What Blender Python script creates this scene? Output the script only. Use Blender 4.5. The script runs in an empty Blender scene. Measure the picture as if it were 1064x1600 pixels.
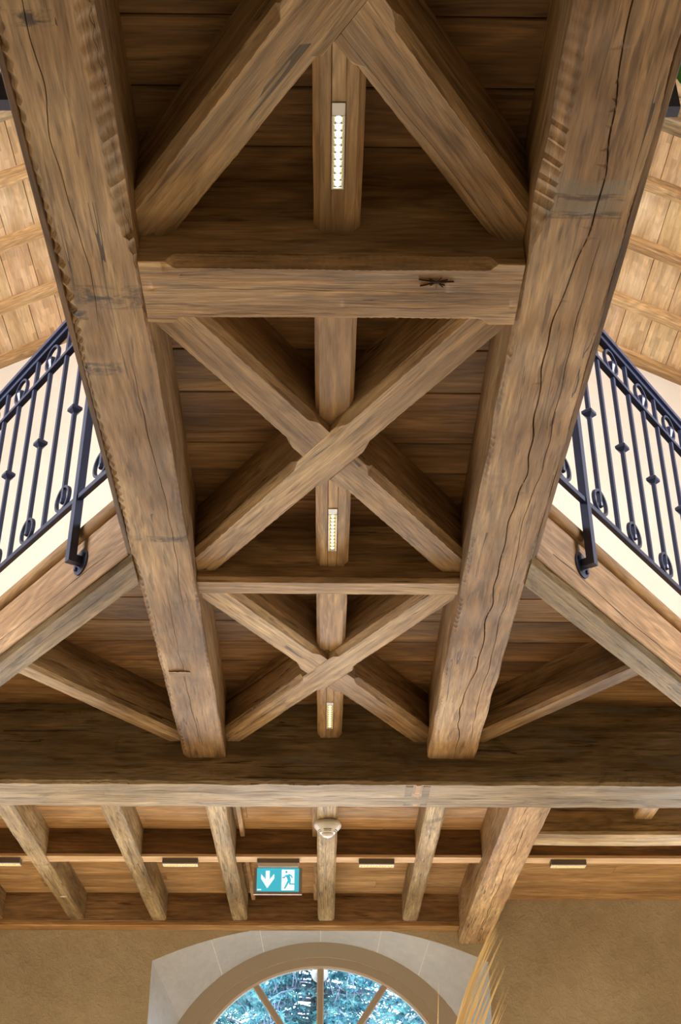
import bpy, bmesh, math, random
from mathutils import Vector, Matrix, noise
SC = bpy.context.scene
COL = SC.collection
ZC = 1.5                      # camera height above the hall floor; all z below are relative to the camera
R = math.radians

# ------------------------------------------------------------------ camera, world, lights, exposure
cam = bpy.data.cameras.new('camera')
cam.sensor_fit = 'VERTICAL'; cam.sensor_height = 24; cam.lens = 30.0
cam.clip_start = .01; cam.clip_end = 200
co = bpy.data.objects.new('camera', cam); COL.objects.link(co)
co.location = (0, 0, ZC)
co.rotation_euler = (R(90) + math.atan(.61), 0, R(-.73))
SC.camera = co
SC.view_settings.view_transform = 'Standard'
SC.view_settings.look = 'None'
SC.view_settings.gamma = 1
SC.view_settings.exposure = 0.18
SC.view_settings.use_curve_mapping = False

w = bpy.data.worlds.new('sky'); SC.world = w; w.use_nodes = True
bg = w.node_tree.nodes['Background']
bg.inputs[0].default_value = (.70, .85, 1.0, 1); bg.inputs[1].default_value = 8.0

def area(name, loc, target, size, energy, color, sy=None, spread=180):
    l = bpy.data.lights.new(name, 'AREA'); l.energy = energy; l.color = color
    l.shape = 'RECTANGLE'; l.size = size; l.size_y = sy or size; l.spread = R(spread)
    o = bpy.data.objects.new(name, l); COL.objects.link(o)
    a = Vector((loc[0], loc[1], loc[2] + ZC)); b = Vector((target[0], target[1], target[2] + ZC))
    o.location = a; o.rotation_euler = (b - a).to_track_quat('-Z', 'Y').to_euler()
    return o
DAY = (1.0, .97, .94)
# daylight standing in the window openings below and beside the frame: the arched window's lower part and its two
# neighbours in the far wall (they throw the joists' shadows on the gallery deck), and the upper side windows
area('window_arch_offscreen', (-.02, 9.40, .35), (-.02, 5.0, -1.3), 1.9, 105, DAY, 1.7, 150)
area('window_far_left_offscreen', (-3.45, 9.08, .3), (-2.7, 5.0, -1.3), 1.9, 145, DAY, 2.3, 150)
area('window_far_right_offscreen', (3.45, 9.08, .3), (2.7, 5.0, -1.3), 1.9, 145, DAY, 2.3, 150)
area('window_upper_left_offscreen', (-4.58, 3.6, 4.3), (-.3, 8.0, 4.7), 2.2, 215, (1, .91, .85), 1.8, 120)
area('window_upper_right_offscreen', (4.58, 3.6, 4.3), (.3, 8.0, 4.7), 2.2, 215, (1, .91, .85), 1.8, 120)

# ------------------------------------------------------------------ materials
def newmat(name):
    m = bpy.data.materials.new(name); m.use_nodes = True
    nt = m.node_tree; b = nt.nodes['Principled BSDF']
    return m, nt, b
def N(nt, t, **kw):
    n = nt.nodes.new(t)
    for k, v in kw.items(): setattr(n, k, v)
    return n
def mth(nt, op, a, b=None, c=None, clamp=False):
    n = nt.nodes.new('ShaderNodeMath'); n.operation = op; n.use_clamp = clamp
    for i, v in enumerate((a, b, c)):
        if v is None: continue
        if isinstance(v, (int, float)): n.inputs[i].default_value = v
        else: nt.links.new(v, n.inputs[i])
    return n.outputs[0]
def mixc(nt, fac, a, b, mode='MIX'):
    n = nt.nodes.new('ShaderNodeMix'); n.data_type = 'RGBA'; n.blend_type = mode
    for s, v in ((n.inputs[0], fac), (n.inputs[6], a), (n.inputs[7], b)):
        if isinstance(v, (int, float)): s.default_value = v
        elif isinstance(v, tuple): s.default_value = v if len(v) == 4 else (*v, 1)
        else: nt.links.new(v, s)
    return n.outputs[2]
def noise_tex(nt, vec, scale, sc3, detail=3, rough=.55, dist=0):
    mp = N(nt, 'ShaderNodeMapping'); mp.inputs['Scale'].default_value = sc3
    nt.links.new(vec, mp.inputs[0])
    t = N(nt, 'ShaderNodeTexNoise'); t.inputs['Scale'].default_value = scale
    t.inputs['Detail'].default_value = detail; t.inputs['Roughness'].default_value = rough
    t.inputs['Distortion'].default_value = dist
    nt.links.new(mp.outputs[0], t.inputs['Vector'])
    return t.outputs['Fac']
def ramp(nt, fac, stops):
    r = N(nt, 'ShaderNodeValToRGB'); e = r.color_ramp.elements
    while len(e) < len(stops): e.new(.5)
    for el, (p, c) in zip(e, stops):
        el.position = p; el.color = (*c, 1) if len(c) == 3 else c
    nt.links.new(fac, r.inputs[0]); return r.outputs[0]
def srgb(r, g, b):
    f = lambda c: ((c/255 + .055)/1.055)**2.4 if c > 10 else c/255/12.92
    return (f(r), f(g), f(b))

def wood(name, dark, mid, light, cracks=1.0, rings=.5, grain=.5, rough=.62, knots=1.0, bump=.5, patch=.0):
    """Oak: grain runs along the object's local x."""
    m, nt, b = newmat(name)
    tc = N(nt, 'ShaderNodeTexCoord'); oi = N(nt, 'ShaderNodeObjectInfo')
    off = N(nt, 'ShaderNodeVectorMath', operation='SCALE'); off.inputs[0].default_value = (37, 23, 11)
    nt.links.new(oi.outputs['Random'], off.inputs['Scale'])
    ad = N(nt, 'ShaderNodeVectorMath', operation='ADD')
    nt.links.new(tc.outputs['Object'], ad.inputs[0]); nt.links.new(off.outputs[0], ad.inputs[1])
    v = ad.outputs[0]
    big = noise_tex(nt, v, 1.0, (1.1, 6, 6), 4, .6, .3)
    low = noise_tex(nt, v, 1.0, (.75, 5.5, 5.5), 2, .5, .25)
    fine = noise_tex(nt, v, 1.0, (4, 75, 75), 3, .65)
    finer = noise_tex(nt, v, 1.0, (16, 260, 260), 2, .5)
    streak = noise_tex(nt, v, 1.0, (1.6, 34, 34), 3, .6)
    ring = mth(nt, 'PINGPONG', mth(nt, 'MULTIPLY', low, 15), .5)          # contour bands = cathedral grain
    ring = mth(nt, 'MULTIPLY', ring, 2)
    base = ramp(nt, big, [(.28, dark), (.5, mid), (.72, light)])
    gr = mth(nt, 'ADD', mth(nt, 'MULTIPLY', fine, .62), mth(nt, 'MULTIPLY', finer, .38))
    g2 = mth(nt, 'MULTIPLY_ADD', mth(nt, 'SUBTRACT', gr, .5), grain*3.4, 1.0)
    r2 = mth(nt, 'MULTIPLY_ADD', mth(nt, 'SUBTRACT', ring, .5), rings*.42, 1.0)
    s2_ = mth(nt, 'MULTIPLY_ADD', mth(nt, 'SUBTRACT', streak, .5), grain*1.7, 1.0)
    tone = mth(nt, 'MULTIPLY', mth(nt, 'MULTIPLY', g2, s2_), r2)
    tone = mth(nt, 'MAXIMUM', tone, .25)
    comb = N(nt, 'ShaderNodeCombineColor')
    for i in range(3): nt.links.new(tone, comb.inputs[i])
    col = mixc(nt, 1.0, base, comb.outputs[0], 'MULTIPLY')
    # open pores: short dark streaks along the grain
    pn = noise_tex(nt, v, 1.0, (5.5, 62, 62), 2, .5)
    pm = mth(nt, 'MULTIPLY', mth(nt, 'SUBTRACT', .40, pn), 14, clamp=True)
    col = mixc(nt, mth(nt, 'MULTIPLY', pm, min(1, grain*.85)), col, tuple(c*.5 for c in dark))
    # drying cracks
    cn = noise_tex(nt, v, 1.0, (.33, 19, 19), 2, .5, .05)
    cm = noise_tex(nt, v, 1.0, (1.3, 3, 3), 1)
    cr = mth(nt, 'LESS_THAN', mth(nt, 'ABSOLUTE', mth(nt, 'SUBTRACT', cn, .5)), .0045)
    cr = mth(nt, 'MULTIPLY', cr, mth(nt, 'GREATER_THAN', cm, .53))
    cr = mth(nt, 'MULTIPLY', cr, cracks, clamp=True)
    col = mixc(nt, mth(nt, 'MULTIPLY', cr, .8), col, tuple(c*.22 for c in dark))
    # knots
    mp = N(nt, 'ShaderNodeMapping'); mp.inputs['Scale'].default_value = (1.5, 4.2, 4.2); nt.links.new(v, mp.inputs[0])
    vo = N(nt, 'ShaderNodeTexVoronoi'); vo.inputs['Scale'].default_value = 1; nt.links.new(mp.outputs[0], vo.inputs['Vector'])
    sepc = N(nt, 'ShaderNodeSeparateColor'); nt.links.new(vo.outputs['Color'], sepc.inputs[0])
    kd = mth(nt, 'ADD', vo.outputs['Distance'], mth(nt, 'MULTIPLY', mth(nt, 'SUBTRACT', fine, .5), .06))
    kn = mth(nt, 'SUBTRACT', 1.0, mth(nt, 'MULTIPLY', kd, 9.0), clamp=True)
    kn = mth(nt, 'MULTIPLY', kn, mth(nt, 'GREATER_THAN', sepc.outputs[0], .62))
    kn = mth(nt, 'MULTIPLY', kn, knots, clamp=True)
    col = mixc(nt, mth(nt, 'MULTIPLY', kn, .9), col, tuple(c*.3 for c in dark))
    if patch > 0:     # weathered grey and iron-black stains of reclaimed timber
        sn = noise_tex(nt, v, 1.0, (2.2, 7, 7), 4, .7, .6)
        col = mixc(nt, mth(nt, 'MULTIPLY', ramp(nt, sn, [(.54, (0,0,0)), (.66, (1,1,1))]), patch*.55), col, srgb(150, 146, 134))
        s2 = noise_tex(nt, v, 1.0, (3.1, 5, 5), 4, .7, .9)
        col = mixc(nt, mth(nt, 'MULTIPLY', ramp(nt, s2, [(.60, (0,0,0)), (.70, (1,1,1))]), patch*.6), col, tuple(c*.45 for c in dark))
    col = mixc(nt, 1.0, col, oi.outputs['Color'], 'MULTIPLY')
    nt.links.new(col, b.inputs['Base Color'])
    b.inputs['Roughness'].default_value = rough
    b.inputs['Specular IOR Level'].default_value = .3
    hgt = mth(nt, 'ADD', mth(nt, 'MULTIPLY', gr, .5), mth(nt, 'MULTIPLY', big, .8))
    hgt = mth(nt, 'SUBTRACT', hgt, mth(nt, 'MULTIPLY', cr, .9))
    bp = N(nt, 'ShaderNodeBump'); bp.inputs['Strength'].default_value = bump; bp.inputs['Distance'].default_value = .006
    nt.links.new(hgt, bp.inputs['Height']); nt.links.new(bp.outputs[0], b.inputs['Normal'])
    return m

def laminate(m):
    nt = m.node_tree; b = nt.nodes['Principled BSDF']
    src = b.inputs['Base Color'].links[0].from_socket
    tc = N(nt, 'ShaderNodeTexCoord'); oi = N(nt, 'ShaderNodeObjectInfo')
    ad = N(nt, 'ShaderNodeVectorMath', operation='MULTIPLY_ADD'); ad.inputs[1].default_value = (1, 1, 0)
    cb = N(nt, 'ShaderNodeCombineXYZ'); nt.links.new(mth(nt, 'MULTIPLY', oi.outputs['Random'], 9), cb.inputs[0]); cb.inputs[1].default_value = .121
    nt.links.new(tc.outputs['Object'], ad.inputs[0]); nt.links.new(cb.outputs[0], ad.inputs[2])
    br = N(nt, 'ShaderNodeTexBrick'); nt.links.new(ad.outputs[0], br.inputs['Vector'])
    br.inputs['Scale'].default_value = 1; br.inputs['Mortar Size'].default_value = 0; br.inputs['Brick Width'].default_value = .26; br.inputs['Row Height'].default_value = .0405
    br.inputs['Color1'].default_value = (.78, .73, .68, 1); br.inputs['Color2'].default_value = (1.12, 1.1, 1.06, 1); br.offset = .37
    c = mixc(nt, 1.0, src, br.outputs['Color'], 'MULTIPLY'); nt.links.new(c, b.inputs['Base Color'])
def translucent(m, f):
    nt = m.node_tree; b = nt.nodes['Principled BSDF']; tr = N(nt, 'ShaderNodeBsdfTranslucent'); mx = N(nt, 'ShaderNodeMixShader'); mx.inputs[0].default_value = f
    if b.inputs['Base Color'].links: nt.links.new(b.inputs['Base Color'].links[0].from_socket, tr.inputs[0])
    nt.links.new(b.outputs[0], mx.inputs[1]); nt.links.new(tr.outputs[0], mx.inputs[2]); nt.links.new(mx.outputs[0], nt.nodes['Material Output'].inputs[0])
def plain(name, col, rough=.5, metal=0, emit=None, es=0, spec=.5):
    m, nt, b = newmat(name)
    b.inputs['Base Color'].default_value = (*col, 1); b.inputs['Roughness'].default_value = rough
    b.inputs['Metallic'].default_value = metal; b.inputs['Specular IOR Level'].default_value = spec
    if emit: b.inputs['Emission Color'].default_value = (*emit, 1); b.inputs['Emission Strength'].default_value = es
    tc = N(nt, 'ShaderNodeTexCoord')
    n = noise_tex(nt, tc.outputs['Object'], 1.0, (40, 40, 40), 3)
    c = mixc(nt, mth(nt, 'MULTIPLY', n, .22), (*col, 1), tuple(x*.72 for x in col)); nt.links.new(c, b.inputs['Base Color'])
    return m
def plaster(name, c0, c1, bump, scale=1.0):
    m, nt, b = newmat(name)
    tc = N(nt, 'ShaderNodeTexCoord'); v = tc.outputs['Object']
    n1 = noise_tex(nt, v, scale, (1.2, 1.2, 1.2), 5, .6); n2 = noise_tex(nt, v, scale, (16, 16, 16), 5, .7, .5)
    n3 = noise_tex(nt, v, scale, (55, 55, 55), 3, .6)
    col = ramp(nt, mth(nt, 'MULTIPLY_ADD', mth(nt, 'SUBTRACT', n2, .5), .5, n1), [(.3, c0), (.7, c1)])
    nt.links.new(col, b.inputs['Base Color']); b.inputs['Roughness'].default_value = .9; b.inputs['Specular IOR Level'].default_value = .15
    h = mth(nt, 'ADD', mth(nt, 'MULTIPLY', n2, 1.0), mth(nt, 'MULTIPLY', n3, .35))
    bp = N(nt, 'ShaderNodeBump'); bp.inputs['Strength'].default_value = bump; bp.inputs['Distance'].default_value = .02
    nt.links.new(h, bp.inputs['Height']); nt.links.new(bp.outputs[0], b.inputs['Normal'])
    return m

OAK = wood('aged_oak', srgb(104, 78, 50), srgb(154, 126, 91), srgb(190, 166, 130), cracks=1, rings=.6, grain=.6, patch=.35, bump=.7)
OAKD = wood('board_oak', srgb(84, 59, 33), srgb(122, 91, 54), srgb(154, 121, 79), cracks=.25, rings=.9, grain=.55, knots=.7)
OAKC = wood('clean_oak', srgb(138, 108, 74), srgb(168, 136, 96), srgb(196, 166, 126), cracks=.2, rings=.8, grain=.5, knots=.3, bump=.3)
OAKG = wood('weathered_oak', srgb(112, 90, 60), srgb(160, 138, 102), srgb(194, 176, 144), cracks=1, rings=.5, grain=.7, patch=.8, bump=.7)
PINE = wood('pale_roof_board', srgb(190, 154, 112), srgb(212, 180, 140), srgb(228, 202, 168), cracks=0, rings=.3, grain=.25, knots=.12, bump=.12)
def stain(m, bands, col, vscale, lo, hi, strength):
    nt = m.node_tree; b = nt.nodes['Principled BSDF']; src = b.inputs['Base Color'].links[0].from_socket
    tc = N(nt, 'ShaderNodeTexCoord'); sx = N(nt, 'ShaderNodeSeparateXYZ'); nt.links.new(tc.outputs['Object'], sx.inputs[0])
    tot = None
    for (c0, w_, v0, vw) in bands:
        du = mth(nt, 'DIVIDE', mth(nt, 'SUBTRACT', sx.outputs[0], c0), w_); dv = mth(nt, 'DIVIDE', mth(nt, 'SUBTRACT', sx.outputs[1], v0), vw)
        g = mth(nt, 'SUBTRACT', 1.0, mth(nt, 'MAXIMUM', mth(nt, 'MULTIPLY', du, du), mth(nt, 'MULTIPLY', dv, dv)), clamp=True)
        tot = g if tot is None else mth(nt, 'MAXIMUM', tot, g)
    n = noise_tex(nt, tc.outputs['Object'], 1.0, vscale, 4, .7, .6)
    f = mth(nt, 'MULTIPLY', mth(nt, 'POWER', tot, .4), ramp(nt, n, [(lo, (0,0,0)), (hi, (1,1,1))]))
    nt.links.new(mixc(nt, mth(nt, 'MULTIPLY', f, strength), src, col), b.inputs['Base Color'])
OAKL = wood('stained_oak', srgb(104, 78, 50), srgb(154, 126, 91), srgb(190, 166, 130), cracks=1, rings=.6, grain=.6, patch=.35, bump=.7)
stain(OAKL, [(2.43, .045, -.01, .09), (2.72, .03, .05, .06), (3.62, .02, -.02, .1), (1.62, .02, .03, .05), (2.50, .02, .08, .03)], srgb(44, 40, 46), (38, 16, 16), .42, .6, .85)
OAKR = wood('patched_oak', srgb(104, 78, 50), srgb(154, 126, 91), srgb(190, 166, 130), cracks=1, rings=.6, grain=.6, patch=.35, bump=.7)
stain(OAKR, [(2.05, .026, .0, .09), (2.11, .026, .005, .09)], srgb(128, 118, 100), (60, 9, 9), .30, .5, .85)
stain(OAKR, [(2.08, .012, .0, .09), (2.135, .012, .0, .09)], srgb(62, 50, 38), (80, 14, 14), .42, .55, .8)
BOARD = wood('roof_lamella', srgb(196, 160, 118), srgb(216, 184, 144), srgb(230, 204, 170), cracks=0, rings=.3, grain=.25, knots=.1, bump=.1)
laminate(BOARD)
GAP = plain('dark_joint', srgb(40, 28, 16), .9)
PLASTER = plaster('lime_plaster', srgb(176, 162, 136), srgb(204, 191, 165), .6)
LIME = plaster('limestone_reveal', srgb(176, 177, 178), srgb(200, 201, 203), .12)
WHITE = plaster('white_plaster', srgb(232, 222, 206), srgb(240, 231, 216), .08)
FLOORM = plaster('stone_floor', srgb(150, 134, 112), srgb(176, 160, 136), .1)
IRON = plain('wrought_iron', srgb(60, 66, 94), .36, .25)
FRAME = plain('beige_paint', srgb(182, 169, 150), .5)
FRAMEL = plain('pale_bead', srgb(226, 214, 206), .4)
WPLAST = plain('white_plastic', srgb(232, 230, 228), .35)
GREYM = plain('grey_metal', srgb(112, 106, 100), .45, .3)
SLOT = plain('dark_slot', srgb(24, 24, 26), .8)
LEDW = plain('led_lit', (1, 1, 1), .4, 0, (1, .97, .88), 7)
LEDD = plain('led_dim', (1, 1, .9), .4, 0, (1, .95, .72), .75)
LEDY = plain('led_reflector', srgb(235, 200, 45), .35, 0, (1, .78, .1), .35)
LEDYW = plain('led_reflector_lit', srgb(190, 180, 90), .35, 0, (1, .92, .5), .35)
SIGNB = plain('sign_blue', srgb(70, 190, 215), .4, 0, srgb(60, 195, 225), .55)
SIGNW = plain('sign_white', (1, 1, 1), .4, 0, (1, 1, 1), .75)
STRAW = plain('dry_straw', srgb(236, 212, 158), .8)
translucent(STRAW, .45)
LEAF = plain('green_leaf', srgb(58, 140, 30), .4)
TWIG = plain('bare_twig', srgb(168, 164, 186), .8)
BARK = plain('spruce_bark', srgb(62, 48, 44), .9)
CERAM = plain('grey_vase', srgb(120, 112, 104), .4)

def needles_mat():
    m, nt, b = newmat('spruce_needles')
    tc = N(nt, 'ShaderNodeTexCoord')
    n = noise_tex(nt, tc.outputs['Object'], 1, (7, 7, 7), 3)
    c = ramp(nt, n, [(.34, srgb(48, 92, 112)), (.52, srgb(104, 172, 178)), (.68, srgb(170, 224, 214))])
    nt.links.new(c, b.inputs['Base Color']); b.inputs['Roughness'].default_value = .8; b.inputs['Specular IOR Level'].default_value = .05
    return m
NEED = needles_mat(); translucent(NEED, .4)
def glass_mat():
    m, nt, b = newmat('window_glass'); nt.nodes.remove(b)
    tr = N(nt, 'ShaderNodeBsdfTransparent'); gl = N(nt, 'ShaderNodeBsdfGlossy'); gl.inputs['Roughness'].default_value = .02
    tr.inputs[0].default_value = (.93, .97, 1, 1)
    mx = N(nt, 'ShaderNodeMixShader'); mx.inputs[0].default_value = .06
    nt.links.new(tr.outputs[0], mx.inputs[1]); nt.links.new(gl.outputs[0], mx.inputs[2])
    nt.links.new(mx.outputs[0], nt.nodes['Material Output'].inputs[0]); return m
GLASS = glass_mat()

# ------------------------------------------------------------------ mesh helpers
class MB:
    def __init__(s): s.v = []; s.f = []
    def add(s, vs, fs):
        o = len(s.v); s.v += [tuple(p) for p in vs]; s.f += [tuple(i + o for i in f) for f in fs]
    def box(s, x0, x1, y0, y1, z0, z1):
        s.add([(x0,y0,z0),(x1,y0,z0),(x1,y1,z0),(x0,y1,z0),(x0,y0,z1),(x1,y0,z1),(x1,y1,z1),(x0,y1,z1)],
              [(3,2,1,0),(4,5,6,7),(0,1,5,4),(1,2,6,5),(2,3,7,6),(3,0,4,7)])
    def prism(s, poly, z0, z1, axis='z'):
        n = len(poly)
        if axis == 'z': a = [(x, y, z0) for x, y in poly]; b = [(x, y, z1) for x, y in poly]
        else:           a = [(x, z0, y) for x, y in poly]; b = [(x, z1, y) for x, y in poly]     # poly in x,z; extrude in y
        fs = [tuple(range(n))[::-1], tuple(range(n, 2*n))] + [(i, (i+1) % n, n + (i+1) % n, n + i) for i in range(n)]
        s.add(a + b, fs)
    def bar(s, p, q, w, h=None, up=(0,0,1)):
        p = Vector(p); q = Vector(q); d = (q-p).normalized(); u = Vector(up)
        if abs(d.dot(u)) > .99: u = Vector((1,0,0))
        a = d.cross(u).normalized()*(w/2); c = a.cross(d).normalized()*((h or w)/2)
        s.add([p-a-c,p+a-c,p+a+c,p-a+c,q-a-c,q+a-c,q+a+c,q-a+c],
              [(3,2,1,0),(4,5,6,7),(0,1,5,4),(1,2,6,5),(2,3,7,6),(3,0,4,7)])
    def lathe(s, prof, n=20, c=(0,0,0), axis=None):
        """prof = [(r, t)] along axis"""
        ax = Vector(axis or (0,0,1)).normalized(); e = ax.orthogonal().normalized(); g = ax.cross(e)
        vs = []
        for r, t in prof:
            for i in range(n):
                a = 2*math.pi*i/n; vs.append(Vector(c) + ax*t + (e*math.cos(a) + g*math.sin(a))*r)
        fs = [(j*n+i, j*n+(i+1) % n, (j+1)*n+(i+1) % n, (j+1)*n+i) for j in range(len(prof)-1) for i in range(n)]
        fs += [tuple(range(n))[::-1], tuple(range((len(prof)-1)*n, len(prof)*n))]
        s.add(vs, fs)
    def tube(s, pts, r, n=6, taper=None):
        P = [Vector(p) for p in pts]; vs = []
        for k, p in enumerate(P):
            d = (P[min(k+1, len(P)-1)] - P[max(k-1, 0)]).normalized()
            e = d.orthogonal().normalized(); g = d.cross(e); rr = r*(1 if taper is None else 1 + (taper-1)*k/(len(P)-1))
            for i in range(n): a = 2*math.pi*i/n; vs.append(p + (e*math.cos(a) + g*math.sin(a))*rr)
        fs = [(j*n+i, j*n+(i+1) % n, (j+1)*n+(i+1) % n, (j+1)*n+i) for j in range(len(P)-1) for i in range(n)]
        fs += [tuple(range(n))[::-1], tuple(range((len(P)-1)*n, len(P)*n))]
        s.add(vs, fs)
    def mesh(s, name, mat, smooth=None):
        me = bpy.data.meshes.new(name); me.from_pydata([tuple(p) for p in s.v], [], s.f)
        bm = bmesh.new(); bm.from_mesh(me); bmesh.ops.recalc_face_normals(bm, faces=bm.faces); bm.to_mesh(me); bm.free()
        me.materials.append(mat)
        if smooth: 
            me.polygons.foreach_set('use_smooth', [True]*len(me.polygons)); me.set_sharp_from_angle(angle=R(smooth))
        me.update(); return me
    def obj(s, name, mat, parent=None, smooth=None, loc=(0,0,0), rz=0, color=None):
        return link(name, s.mesh(name, mat, smooth), parent, loc, rz, color)
def link(name, me, parent=None, loc=(0,0,0), rz=0, color=None):
    o = bpy.data.objects.new(name, me); COL.objects.link(o)
    o.location = loc; o.rotation_euler = (0, 0, rz)
    if parent: o.parent = parent
    if color: o.color = (*color, 1) if len(color) == 3 else color
    return o
def empty(name, loc=(0,0,0), rz=0):
    o = bpy.data.objects.new(name, None); COL.objects.link(o); o.location = loc; o.rotation_euler = (0,0,rz); o.empty_display_size = .1
    return o
def tag(o, label, cat, group=None):
    o['label'] = label; o['category'] = cat
    if group: o['group'] = group
    return o
def struct(o, label=None):
    o['kind'] = 'structure'
    if label: o['label'] = label
    return o
def nz(x, y=0, z=0): return noise.noise(Vector((x, y, z)))

def timber_mesh(name, mat, u0, u1, w, H, ch=.012, scallop=0, stops=None, extra_v=(), step=.05, cracks=(), seed=0, rough=.0015, sides=(1,1), chf=None, sfreq=62):
    """A hewn timber in its own frame: u = local x (length), v = local y, z from 0 (underside) to H.
       u0/u1: number or function of v (oblique end cuts). stops: list of (ua, ub) where the chamfer runs."""
    f0 = u0 if callable(u0) else (lambda v: u0); f1 = u1 if callable(u1) else (lambda v: u1)
    L = max(abs(f1(v) - f0(v)) for v in (-w/2, 0, w/2)); n = max(2, int(L/step))
    hw = w/2
    inner = sorted(set([round(-hw*.5, 4), 0.0, round(hw*.5, 4)] + list(extra_v)))
    rows = []
    for k in range(n + 1):
        t = k/n; um = f0(0) + (f1(0) - f0(0))*t
        def cham(side):
            c = ch*sides[0 if side < 0 else 1]*(chf(side, um) if chf else 1)
            if stops is not None:
                m = 0
                for a, b_ in stops: m = max(m, min(1, max(0, min((um - a)/.02, (b_ - um)/.02))))
                c *= m
            if scallop:
                ph = um*sfreq + 3*nz(um*3, side*7, seed); sc_ = scallop*(.4 if chf and chf(side, um) > 1.4 else 1); c *= (1 - sc_) + sc_*abs(math.sin(ph))*(.75 + .9*nz(um*2.3, side*3, seed+5))
                c = max(c, .0015)
            return max(c, .0006)
        cl, cr = cham(-1), cham(1)
        pts = [(-hw, H), (-hw, H*.55), (-hw, cl), (-hw + cl, 0)]
        bot = [(v, 0.0) for v in inner]
        for (c0, wander, depth, ua, ub, wd) in cracks:
            cc = c0 + wander*nz(um*1.7, seed, c0*10) + wander*.35*nz(um*7, seed, 3)
            e = min(1, max(0, min((um - ua)/.25, (ub - um)/.25))); dd = depth*e*(.55 + .6*abs(nz(um*4, 2, seed)))
            ww = max(.0006, wd*e*(.5 + .8*abs(nz(um*2.5, 9, seed))))
            bot = [p for p in bot if abs(p[0] - cc) > ww*1.6]
            bot += [(cc - ww, 0), (cc, dd), (cc + ww, 0)]
            while len(bot) < len(inner) + 3*len(cracks) and False: pass
        bot.sort()
        pts += bot + [(hw - cr, 0), (hw, cr), (hw, H*.55), (hw, H)]
        row = []
        for i, (v, z) in enumerate(pts):
            if 0 < i < len(pts) - 1 and rough:
                dv = rough*nz(um*5, v*9 + seed, z*9); dz = rough*nz(um*6 + 7, v*14, seed + z*6)
                if i in (1, 2, len(pts)-2, len(pts)-3): v += dv
                elif z < .5*H: z += dz
            vv = max(-hw, min(hw, v))
            row.append((f0(vv) + (f1(vv) - f0(vv))*t, v, z))
        rows.append(row)
    m = min(len(r) for r in rows)
    if any(len(r) != m for r in rows):        # cracks removed a support point somewhere: resample the bottoms evenly
        M = max(len(r) for r in rows)
        for r in rows:
            while len(r) < M:
                j = max(range(3, len(r)-4), key=lambda q: abs(r[q+1][1] - r[q][1]))
                r.insert(j + 1, tuple((a + b_)/2 for a, b_ in zip(r[j], r[j+1])))
        m = M
    b = MB(); vs = [p for r in rows for p in r]; fs = []
    for k in range(n):
        for i in range(m):
            j = (i + 1) % m
            fs.append((k*m + i, k*m + j, (k+1)*m + j, (k+1)*m + i))
    fs += [tuple(range(m))[::-1], tuple(range(n*m, (n+1)*m))]
    b.add(vs, fs)
    return b.mesh(name, mat, 28)

def timber(name, mat, origin, yaw, u0, u1, w, z0, z1, parent=None, color=(1,1,1), **kw):
    me = timber_mesh(name, mat, u0, u1, w, z1 - z0, **kw)
    return link(name, me, parent, (origin[0], origin[1], z0 + ZC), yaw, color)

YAXIS = R(90)                                   # local x -> world +y, local y -> world -x

# ------------------------------------------------------------------ key dimensions (metres, z relative to camera)
XL0, XL1, XR0, XR1 = -.650, -.455, .472, .690   # long beams
CX = .0085                                      # middle of the bay
ZP = 2.365                                      # underside of the deck planks
ZB = 2.18                                       # underside of the braces
ZJ = 2.207                                      # underside of the walkway joist
BBY0, BBY1, BBZ = 5.62, 5.945, 1.978            # big transverse beam
WY = 9.10                                       # far wall plane
HX = 4.6                                        # half width of the hall

# ------------------------------------------------------------------ the setting
def quad_wall(name, pts, mat, label):
    b = MB(); b.add([(x, y, z + ZC) for x, y, z in pts], [(0,1,2,3)]); return struct(b.obj(name, mat), label)
fl = MB(); fl.box(-HX-.2, HX+.2, -4.2, 9.7, -.1, 0); struct(fl.obj('floor', FLOORM), 'pale limestone floor of the hall')
for nm, xa, xb in (('wall_left', -HX-.2, -HX), ('wall_right', HX, HX+.2)):      # each with the opening of its upper window
    b = MB(); z0, z1 = ZC+3.3, ZC+5.3
    b.box(xa, xb, -4.2, 2.4, 0, ZC+8.2); b.box(xa, xb, 4.8, 9.7, 0, ZC+8.2); b.box(xa, xb, 2.4, 4.8, 0, z0); b.box(xa, xb, 2.4, 4.8, z1, ZC+8.2)
    struct(b.obj(nm, PLASTER), 'beige plastered side wall of the hall')
b = MB(); b.box(-HX-.2, HX+.2, -4.4, -4.2, 0, ZC+9); struct(b.obj('wall_back', PLASTER), 'beige plastered wall behind the walkway')

# far wall with the arched window opening
WCX = -.022
RI, ZI, YI = 1.16, .984, 9.42                   # inner (window-side) semicircle
HWO, ZCO, ZAP = 1.153, 1.94, 2.186              # outer segmental arch at the wall face
sag = ZAP - ZCO; RO = (HWO**2 + sag**2)/(2*sag); ZOC = ZAP - RO; AO = math.asin(HWO/RO)
SILL = -.6
NA = 28
outer = [(-HWO, SILL)] + [(-HWO, ZI + (ZCO - ZI)*k/6) for k in range(6)]
outer += [(RO*math.sin(-AO + 2*AO*k/NA), ZOC + RO*math.cos(-AO + 2*AO*k/NA)) for k in range(NA + 1)]
outer += [(HWO, ZCO - (ZCO - ZI)*k/6) for k in range(1, 7)] + [(HWO, SILL)]
PH = R(33)
inner = [(-RI, SILL)] + [(-RI*math.cos(PH*k/6), ZI + RI*math.sin(PH*k/6)) for k in range(6)]
inner += [(-RI*math.cos(PH + (math.pi - 2*PH)*k/NA), ZI + RI*math.sin(PH + (math.pi - 2*PH)*k/NA)) for k in range(NA + 1)]
inner += [(RI*math.cos(PH - PH*k/6), ZI + RI*math.sin(PH - PH*k/6)) for k in range(1, 7)] + [(RI, SILL)]
ZT = 2.40
b = MB()
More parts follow.
